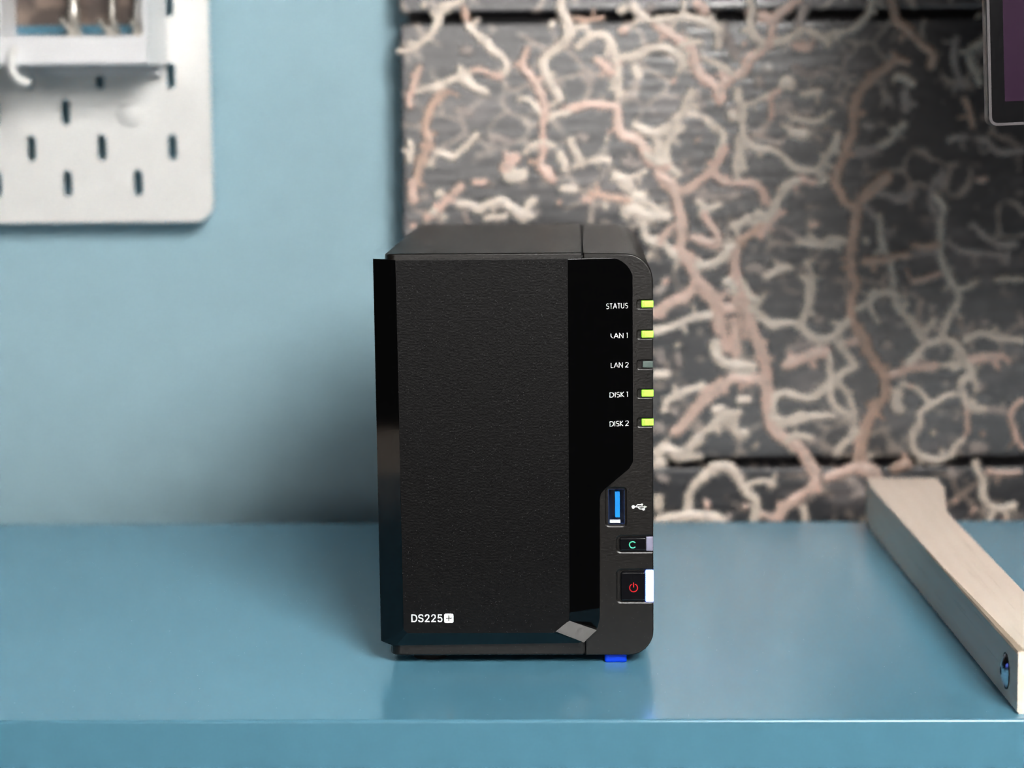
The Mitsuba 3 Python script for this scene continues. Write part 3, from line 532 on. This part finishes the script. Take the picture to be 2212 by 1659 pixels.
# ------------------------------------------------------------------ the drive box
N = 'network_storage_unit'
L, H, HB = 0.209, 0.1649, 0.0038
lay = []
E1 = 0.0008
for q in np.radians((0, 22.5, 45, 67.5, 90)):
    d, zz = E1 * (1 - math.sin(q)), E1 * (1 - math.cos(q))
    for x, y in ((-0.0512 + d, 0.004), (-0.0505 + d, 0.0018 + d * 0.7), (-0.0490 + d * 0.7, 0.0005 + d), (-0.0470, d), (0.0260, d), (0.0260, L - d), (-0.050 + d, L - d), (-0.0512 + d, L - 0.001 - d)):
        lay += [(x, y, HB + zz), (x, y, H - zz)]
left = hull(lay)
add(N + '__case', left, 'm_case', 26)
add(N + '__seam', bx(0.0255, 0.0272, 0.0012, L - 0.002, HB + 0.001, H - 0.0013), 'm_dark', False)
R1, R2 = 0.0108, 0.0098
side = unary_union([sbox(0.0268, HB, 0.0440, H - 0.0006)] + [Polygon([(0.0268, HB), (0.0441, HB)] + arc(0.0540 - R2, HB + R2, R2, -90, 0, 12) + arc(0.0540 - R1, H - 0.0006 - R1, R1, 0, 90, 14) + [(0.0268, H - 0.0002)])])
bez = bevelled(side.convex_hull, 0.0, L, 0.0006)
LZ = (0.1444, 0.1325, 0.1206, 0.1091, 0.0976)
cuts = []
for z in LZ:
    cuts.append(pocket(rpoly(0.0479, 0.060, z - 0.0018, z + 0.0016, 0.0008, 4), 0.0016, 0.0004))
cuts.append(pocket(rpoly(0.0354, 0.0431, 0.0561, 0.0714, 0.0012, 4), 0.0011, 0.0005))
cuts.append(ext_y(rpoly(0.0362, 0.0427, 0.0566, 0.0709, 0.0004, 3), -0.001, 0.0120))
cuts.append(pocket(rpoly(0.0397, 0.060, 0.0456, 0.0520, 0.0014, 5), 0.0018, 0.0006))
cuts.append(pocket(rpoly(0.0397, 0.060, 0.0253, 0.0384, 0.0014, 5), 0.0018, 0.0006))
add(N + '__side_panel', cut(bez, *cuts), 'm_case', 15)
# status lights
for i, z in enumerate(LZ):
    on = i != 2
    k = add(N + '__status_light', rbx(0.0499, 0.0542 if on else 0.0540, -0.0002, 0.0040, z - 0.0013, z + 0.0013, 0.0003, 3), 'm_lens_on' if on else 'm_lens_off', 30,
            emit=(0.36, 0.98, 0.02) if on else None)
    tag(k, 'lit green status light' if on else 'unlit status light')
    if on:
        add(k + '__end', rbx(0.0495, 0.0507, -0.0004, 0.0035, z - 0.00132, z + 0.00132, 0.0003, 3), 'm_lens_on', 30, emit=(0.26, 0.80, 0.003))
# front cover: a tapered block, its outline cut by the bezel's step
inner = [(-0.0463, 0.1629), (0.0208, 0.1629), (0.0207, 0.0235), (0.0204, 0.0196), (0.0188, 0.0170), (0.0166, 0.0153), (0.0141, 0.0148), (-0.0437, 0.0148), (-0.0452, 0.0162)]
outer = [(-0.0569, 0.1629), (0.0492, 0.1629), (0.0492, 0.0240), (0.0402, 0.0119), (0.0380, 0.0085), (0.0350, 0.0058), (0.0350, 0.0058), (-0.0510, 0.0058), (-0.0562, 0.0082)]
taper = hull([(x, -0.008, z) for x, z in inner] + [(x, 0.001, z) for x, z in outer])
edge = Polygon([(-0.0557, 0.1629), (0.0366, 0.1629)] + arc(0.0366, 0.1532, 0.0097, 90, 0, 12) + [(0.0463, 0.0840), (0.0460, 0.0818), (0.0445, 0.0793), (0.0345, 0.0714), (0.0332, 0.0698), (0.0328, 0.0676),
                (0.0326, 0.0240), (0.0325, 0.0190), (0.0316, 0.0156), (0.0298, 0.0130), (0.0264, 0.0103), (0.0240, 0.0094), (-0.0505, 0.0083), (-0.0549, 0.0100)])
cover = meet(taper, ext_y(edge, -0.009, 0.0004))
fx = np.array([25.2, 8.0, 0.0]); fx /= np.linalg.norm(fx)           # along the top edge of the right facet
cn = np.cross((0, 0, 1), fx) * -1 * math.cos(math.radians(24)) + np.array([0, 0, math.sin(math.radians(24))])
if cn[1] > 0:
    cn = np.array([-cn[0], -cn[1], cn[2]])
CM = np.eye(4); CM[:3, 0], CM[:3, 1], CM[:3, 2] = fx, cn, np.cross(fx, cn)
CM[:3, 3] = np.array([0.0208, -0.008, 0.1629 - 0.00032]) + cn * 0.025
wedge = trimesh.creation.box(extents=(0.2, 0.05, 0.02))             # a fine chamfer along that edge
if np.linalg.det(CM[:3, :3]) < 0:
    CM[:3, 2] *= -1
wedge.apply_transform(CM)
cover = cut(cover, meet(wedge, bx(0.0209, 0.040, -0.02, 0.01, 0.160, 0.17)))
fn = cover.face_normals
es = cover.submesh([np.nonzero(fn @ cn > 0.999)[0]], append=True)
es.vertices = es.vertices + cn * 0.00003
add(N + '__front_cover__top_edge', es, 'm_edge', False)
add(N + '__front_cover', cover, 'm_gloss', 12)
tag(N + '__front_cover', 'glossy black bevelled front cover')
# lip added at the cover's lower right corner: a wedge tilted to catch the lamp
ln_ = np.array([0.13, -0.962, 0.24])
lipq = [(0.0204, 0.0197), (0.0313, 0.0157), (0.0262, 0.0112), (0.0151, 0.0157)]
lip_front = [(x, -0.00795 + (ln_[0] * (x - 0.0204) + ln_[2] * (z - 0.0197)) / 0.962, z) for x, z in lipq]
add(N + '__front_cover__glint_lip', hull(lip_front + [(x, -0.0035, z) for x, z in lipq]), 'm_lip', False)
tag(N + '__front_cover__glint_lip', 'satin lip added at the lower right corner, tilted to catch the lamp')
face = Polygon(inner).buffer(-0.00008)
add(N + '__front_cover__face', ext_y(face, -0.00812, -0.0079), 'm_face', False)
tag(N + '__front_cover__face', 'matte black grained face of the cover')


def flat_text(text, x0, x1, z0, z1, y):
    m = meshkit.text_mesh(text, 1.0, 0.1, bold=True)
    lo, hi = m.bounds
    v = m.vertices
    q = np.stack([x0 + (v[:, 0] - lo[0]) / (hi[0] - lo[0]) * (x1 - x0), y - v[:, 2] / 0.1 * 0.00006, z0 + (v[:, 1] - lo[1]) / (hi[1] - lo[1]) * (z1 - z0)], 1)
    m2 = trimesh.Trimesh(q, m.faces, process=False)
    if m2.volume < 0:
        m2.invert()
    return m2


FY = -0.00812
badge = rpoly(-0.0291, -0.0253, 0.0189, 0.0227, 0.0007, 5)
bc = (-0.0272, 0.0208)
plus = unary_union([sbox(bc[0] - 0.0011, bc[1] - 0.00016, bc[0] + 0.0011, bc[1] + 0.00016), sbox(bc[0] - 0.00016, bc[1] - 0.0011, bc[0] + 0.00016, bc[1] + 0.0011)])
add(N + '__front_cover__lettering', cat(flat_text('DS225', -0.0421, -0.0297, 0.0192, 0.0225, FY), ext_y(badge.difference(plus), FY - 0.00006, FY)), 'm_ink', False)
tag(N + '__front_cover__lettering', 'white lettering DS225 with a plus in a white square')

# thin lettering drawn with strokes; glyphs have capitals of height 1
S_ = arc(0.27, 0.745, 0.225, 40, 270, 12)[:-1] + arc(0.27, 0.27, 0.25, 90, -140, 14)
TWO = arc(0.27, 0.70, 0.26, 160, -25, 12) + [(0.03, 0.03), (0.55, 0.03)]
GL = {'S': ([S_], 0.60), 'T': ([[(0, 0.97), (0.5, 0.97)], [(0.25, 0.97), (0.25, 0)]], 0.56), 'A': ([[(0, 0), (0.36, 1), (0.72, 0)], [(0.14, 0.33), (0.58, 0.33)]], 0.78),
      'U': ([[(0.05, 1), (0.05, 0.3)] + arc(0.3, 0.3, 0.25, 180, 360, 10) + [(0.55, 1)]], 0.70), 'L': ([[(0.05, 1), (0.05, 0.03), (0.42, 0.03)]], 0.52),
      'N': ([[(0.05, 0), (0.05, 1), (0.62, 0), (0.62, 1)]], 0.76), 'D': ([[(0.05, 0.03), (0.05, 0.97), (0.2, 0.97)] + arc(0.2, 0.5, 0.47, 90, -90, 14) + [(0.05, 0.03)]], 0.78),
      'I': ([[(0.05, 0), (0.05, 1)]], 0.18), 'K': ([[(0.05, 0), (0.05, 1)], [(0.5, 1), (0.08, 0.5), (0.54, 0)]], 0.58), '1': ([[(0.0, 0.93), (0.16, 0.97), (0.16, 0)]], 0.3),
      '2': ([TWO], 0.62), ' ': ([], 0.22), 'l': ([[(0.05, 1), (0.05, 0.42), (0.36, 0.04)]], 0.44)}


def stroke_text(text, h, w=0.12):
    x, g = 0.0, []
    for ch in text:
        strokes, adv = GL[ch]
        g += [LineString([(x + a, b) for a, b in s]).buffer(w / 2, cap_style=2, join_style=1) for s in strokes]
        x += adv + 0.07
    p = unary_union(g)
    return affinity.scale(affinity.translate(p, -p.bounds[2], 0), h, h, origin=(0, 0)), p.bounds[2] - p.bounds[0]


SLOPE = 8.0 / 25.2


def on_facet(poly):
    """letters laid on the slanted right facet of the cover"""
    m = ext_y(poly, -0.00006, 0.0)
    v = m.vertices.copy()
    c = math.cos(math.atan(SLOPE))
    xx = 0.0208 + (v[:, 0] - 0.0208) * 1.0
    yy = -0.008 + (xx - 0.0208) * SLOPE + v[:, 1]
    return trimesh.Trimesh(np.stack([xx, yy, v[:, 2]], 1), m.faces, process=False)


for word, x0, x1, z0, z1 in (('STATUS', 0.0356, 0.0443, 0.1428, 0.1451), ('lAN 1', 0.0373, 0.0441, 0.1311, 0.1333), ('LAN 2', 0.0373, 0.0444, 0.1195, 0.1217),
                             ('DISK 1', 0.0368, 0.0441, 0.1078, 0.1100), ('DISK 2', 0.0368, 0.0444, 0.0963, 0.0985)):
    p, w = stroke_text(word, 1.0, 0.135)
    a, b, c, d = p.bounds
    p = affinity.affine_transform(p, [(x1 - x0) / (c - a), 0, 0, (z1 - z0) / (d - b), x0 - a * (x1 - x0) / (c - a), z0 - b * (z1 - z0) / (d - b)])
    k = add(N + '__front_cover__lettering', on_facet(p), 'm_ink', False)
    tag(k, 'thin white lettering ' + word.replace('l', 'L'))
# usb port
add(N + '__usb_port__shell', cut(ext_y(rpoly(0.0361, 0.0428, 0.0565, 0.0710, 0.0005, 3), 0.0013, 0.0110), ext_y(sbox(0.0365, 0.0569, 0.0424, 0.0706), 0.0005, 0.0105)), 'm_usb_shell', False)
add(N + '__usb_port__tongue', rbx(0.0388, 0.0408, 0.0008, 0.0100, 0.0594, 0.0696, 0.0002, 3), 'm_usb_blue', 30)
tag(N + '__usb_port__tongue', 'bright blue tongue in the port')
add(N + '__usb_port__spring', rbx(0.0367, 0.0410, 0.0006, 0.0040, 0.0571, 0.0582, 0.0003, 3), 'm_ink', 30)  # white colour stands in for the lamp's reflection on the metal
# usb sign
zc = 0.0638
ic = [Point(0.0461, zc).buffer(0.0007), LineString([(0.0461, zc), (0.0508, zc)]).buffer(0.00021), Polygon([(0.0504, zc + 0.00055), (0.0516, zc), (0.0504, zc - 0.00055)]),
      LineString([(0.0470, zc), (0.0478, zc + 0.00085), (0.0494, zc + 0.00090)]).buffer(0.00021), Point(0.0495, zc + 0.0009).buffer(0.00048, quad_segs=6),
      LineString([(0.0478, zc), (0.0487, zc - 0.00085), (0.0500, zc - 0.0009)]).buffer(0.00021), sbox(0.0497, zc - 0.0014, 0.0507, zc - 0.00045)]
add(N + '__usb_symbol', ext_y(unary_union(ic), -0.00006, 0.0001), 'm_ink', False)
tag(N + '__usb_symbol', 'white three-pronged port symbol')
# copy button
add(N + '__copy_button', rbx(0.0406, 0.0512, -0.0003, 0.004, 0.0461, 0.0515, 0.0007), 'm_button', 30)
add(N + '__copy_button__symbol', ext_y(LineString(arc(0.0458, 0.0486, 0.00128, 45, 315, 24)).buffer(0.00022), -0.00036, -0.00025), 'm_ink_green', False)
tag(N + '__copy_button__symbol', 'green letter C')
add(N + '__copy_button__lens', rbx(0.0511, 0.0539, -0.0001, 0.004, 0.0460, 0.0518, 0.0003, 3), 'm_lens_grey', 30)
tag(N + '__copy_button__lens', 'pale grey unlit end')
# power button
add(N + '__power_button', rbx(0.0410, 0.0510, -0.0003, 0.004, 0.0257, 0.0377, 0.0009), 'm_button', 30)
pc = (0.0461, 0.0312)
add(N + '__power_button__symbol', ext_y(unary_union([LineString(arc(pc[0], pc[1], 0.00158, 118, 422, 30)).buffer(0.0002), LineString([(pc[0], pc[1] + 0.0003), (pc[0], pc[1] + 0.0020)]).buffer(0.00019)]), -0.00036, -0.00025), 'm_ink_red', False)
tag(N + '__power_button__symbol', 'red power symbol')
k = add(N + '__power_button__light', rbx(0.0509, 0.0541, -0.0004, 0.004, 0.0254, 0.0381, 0.0005, 3), 'm_lens_on', 30, emit=(1.05, 1.8, 9.0))
tag(N + '__power_button__light', 'glowing white-blue light bar')
# feet
for x, y in ((-0.036, 0.012), (-0.036, L - 0.012), (0.040, L - 0.012)):
    f = trimesh.creation.cylinder(radius=0.007, height=HB + 0.0002, sections=32)
    f.apply_translation((x, y + 0.004, HB / 2 + 0.0001))
    add(N + '__foot', f, 'm_rubber', 40)
k = add(N + '__foot', rbx(0.0345, 0.0434, 0.003, 0.013, 0.0, HB + 0.0002, 0.0009), 'm_foot_blue', 30)
tag(k, 'bright blue foot')
add(N + '__underside', bx(-0.047, 0.043, 0.006, L - 0.004, HB - 0.0009, HB + 0.0005), 'm_dark', False)
tag(N, 'black two-bay network drive box standing on the blue desk', 'network drive')

# ------------------------------------------------------------------ the wooden stand bars
HBAR = 0.0235


def bar(name, mirror, dx):
    P = [(0.1758, 0.3175), (0.1745, 0.286), (0.1843, -0.0785), (0.2075, -0.0790), (0.2030, 0.2180), (0.2126, 0.2860), (0.2132, 0.3175)]
    c = 0.00035
    pl = Polygon(P)
    if mirror:
        pl = affinity.translate(affinity.scale(pl, -1, 1, origin=(0.19, 0)), dx, 0)
    low = pl.buffer(-0.0007, join_style=2)
    m = cat(ext_z(low, 0.0, 0.0009), ext_z(pl, 0.0009, HBAR - c), ext_z(pl.buffer(-c, join_style=2), HBAR - c, HBAR))
    add(name + '__rail', m, 'm_wood', False)


bar('wooden_rail', False, 0)
wear = hull([(0.18435, -0.0783, HBAR + 0.0001), (0.1869, -0.0780, HBAR + 0.0001), (0.18395, -0.0783, HBAR - 0.0009), (0.1790, 0.115, HBAR + 0.0001), (0.1785, 0.12, HBAR - 0.0002), (0.1786, 0.115, HBAR - 0.0006)])
add('wooden_rail__worn_edge', wear, 'm_wood_edge', 30)
tag('wooden_rail__worn_edge', 'rough greyish worn top edge')
dome = lathe([(0, 0.0022), (0.0012, 0.00215), (0.0030, 0.0018), (0.0048, 0.0011), (0.0061, 0.0003), (0.0066, 0.0), (0.0066, -0.003), (0, -0.003)], sections=48)
sock = trimesh.creation.cylinder(radius=0.0017, height=0.004, sections=6)
sock.apply_translation((0, 0, 0.002))
dome = cut(dome, sock)
dome.apply_transform(trimesh.transformations.rotation_matrix(-math.pi / 2 + 0.0275 * 0, (0, 1, 0)))
dome.apply_translation((0.18385, -0.0575, 0.0112))
add('wooden_rail__bolt', dome, 'm_chrome', 30)
tag('wooden_rail__bolt', 'domed chrome bolt head')
ring = trimesh.creation.annulus(r_min=0.0064, r_max=0.0069, height=0.0006, sections=48)
ring.apply_transform(trimesh.transformations.rotation_matrix(-math.pi / 2, (0, 1, 0)))
ring.apply_translation((0.18385, -0.0575, 0.0112))
add('wooden_rail__bolt__collar', ring, 'm_dark', 30)
tag('wooden_rail', 'pale wooden rail with a chrome bolt on the right side of the blue desk', 'wooden rail')
bar('wooden_rail_001', True, -0.715)
tag('wooden_rail_001', 'second pale wooden rail at the far left end of the blue desk', 'wooden rail')

# ------------------------------------------------------------------ the monitor
MW, MH, MT = 0.612, 0.362, 0.012
Rm = np.array(trimesh.transformations.rotation_matrix(math.radians(-2.0), (0, 1, 0)) @ trimesh.transformations.rotation_matrix(math.radians(-1.0), (1, 0, 0)))
Tm = np.eye(4)
Tm[:3, 3] = (0.1868, 0.0150, 0.2124)


def mon(m):
    m = m.copy()
    m.apply_transform(Tm @ Rm)
    return m


def rp(x0, x1, z0, z1, r):
    return rpoly(x0, x1, z0, z1, r, 8)


body = bevelled(rp(0, MW, 0, MH, 0.0032), 0.0016, MT, 0.001)
add('monitor__housing', mon(body), 'm_monitor', 25)
lip = ext_y(rp(0, MW, 0, MH, 0.0032).difference(rp(0.0011, MW - 0.0011, 0.0011, MH - 0.0011, 0.0022)), 0.0, 0.003)
add('monitor__lip', mon(lip), 'm_monitor_lip', 25)
tag('monitor__lip', 'thin pale metal lip around the screen')
add('monitor__bezel', mon(ext_y(rp(0.0011, MW - 0.0011, 0.0011, MH - 0.0011, 0.0022).difference(sbox(0.0064, 0.0094, MW - 0.0064, MH - 0.0064)), 0.0010, 0.0022)), 'm_monitor', False)
add('monitor__screen', mon(ext_y(sbox(0.0060, 0.0090, MW - 0.006, MH - 0.006), 0.0014, 0.0024)), 'm_screen', False)
tag('monitor__screen', 'dark purple screen')
cy = 0.090
add('monitor__stand', cat(rbx(0.4755, 0.5105, cy, cy + 0.018, 0.004, 0.36, 0.003), mon(rbx(0.27, 0.345, MT - 0.001, MT + 0.052, 0.13, 0.20, 0.004))), 'm_monitor', 30)
add('monitor__base', rbx(0.385, 0.605, 0.005, 0.195, 0.0, 0.007, 0.003), 'm_monitor', 30)
tag('monitor', 'dark monitor with a thin pale edge in front of the plank panel', 'monitor')
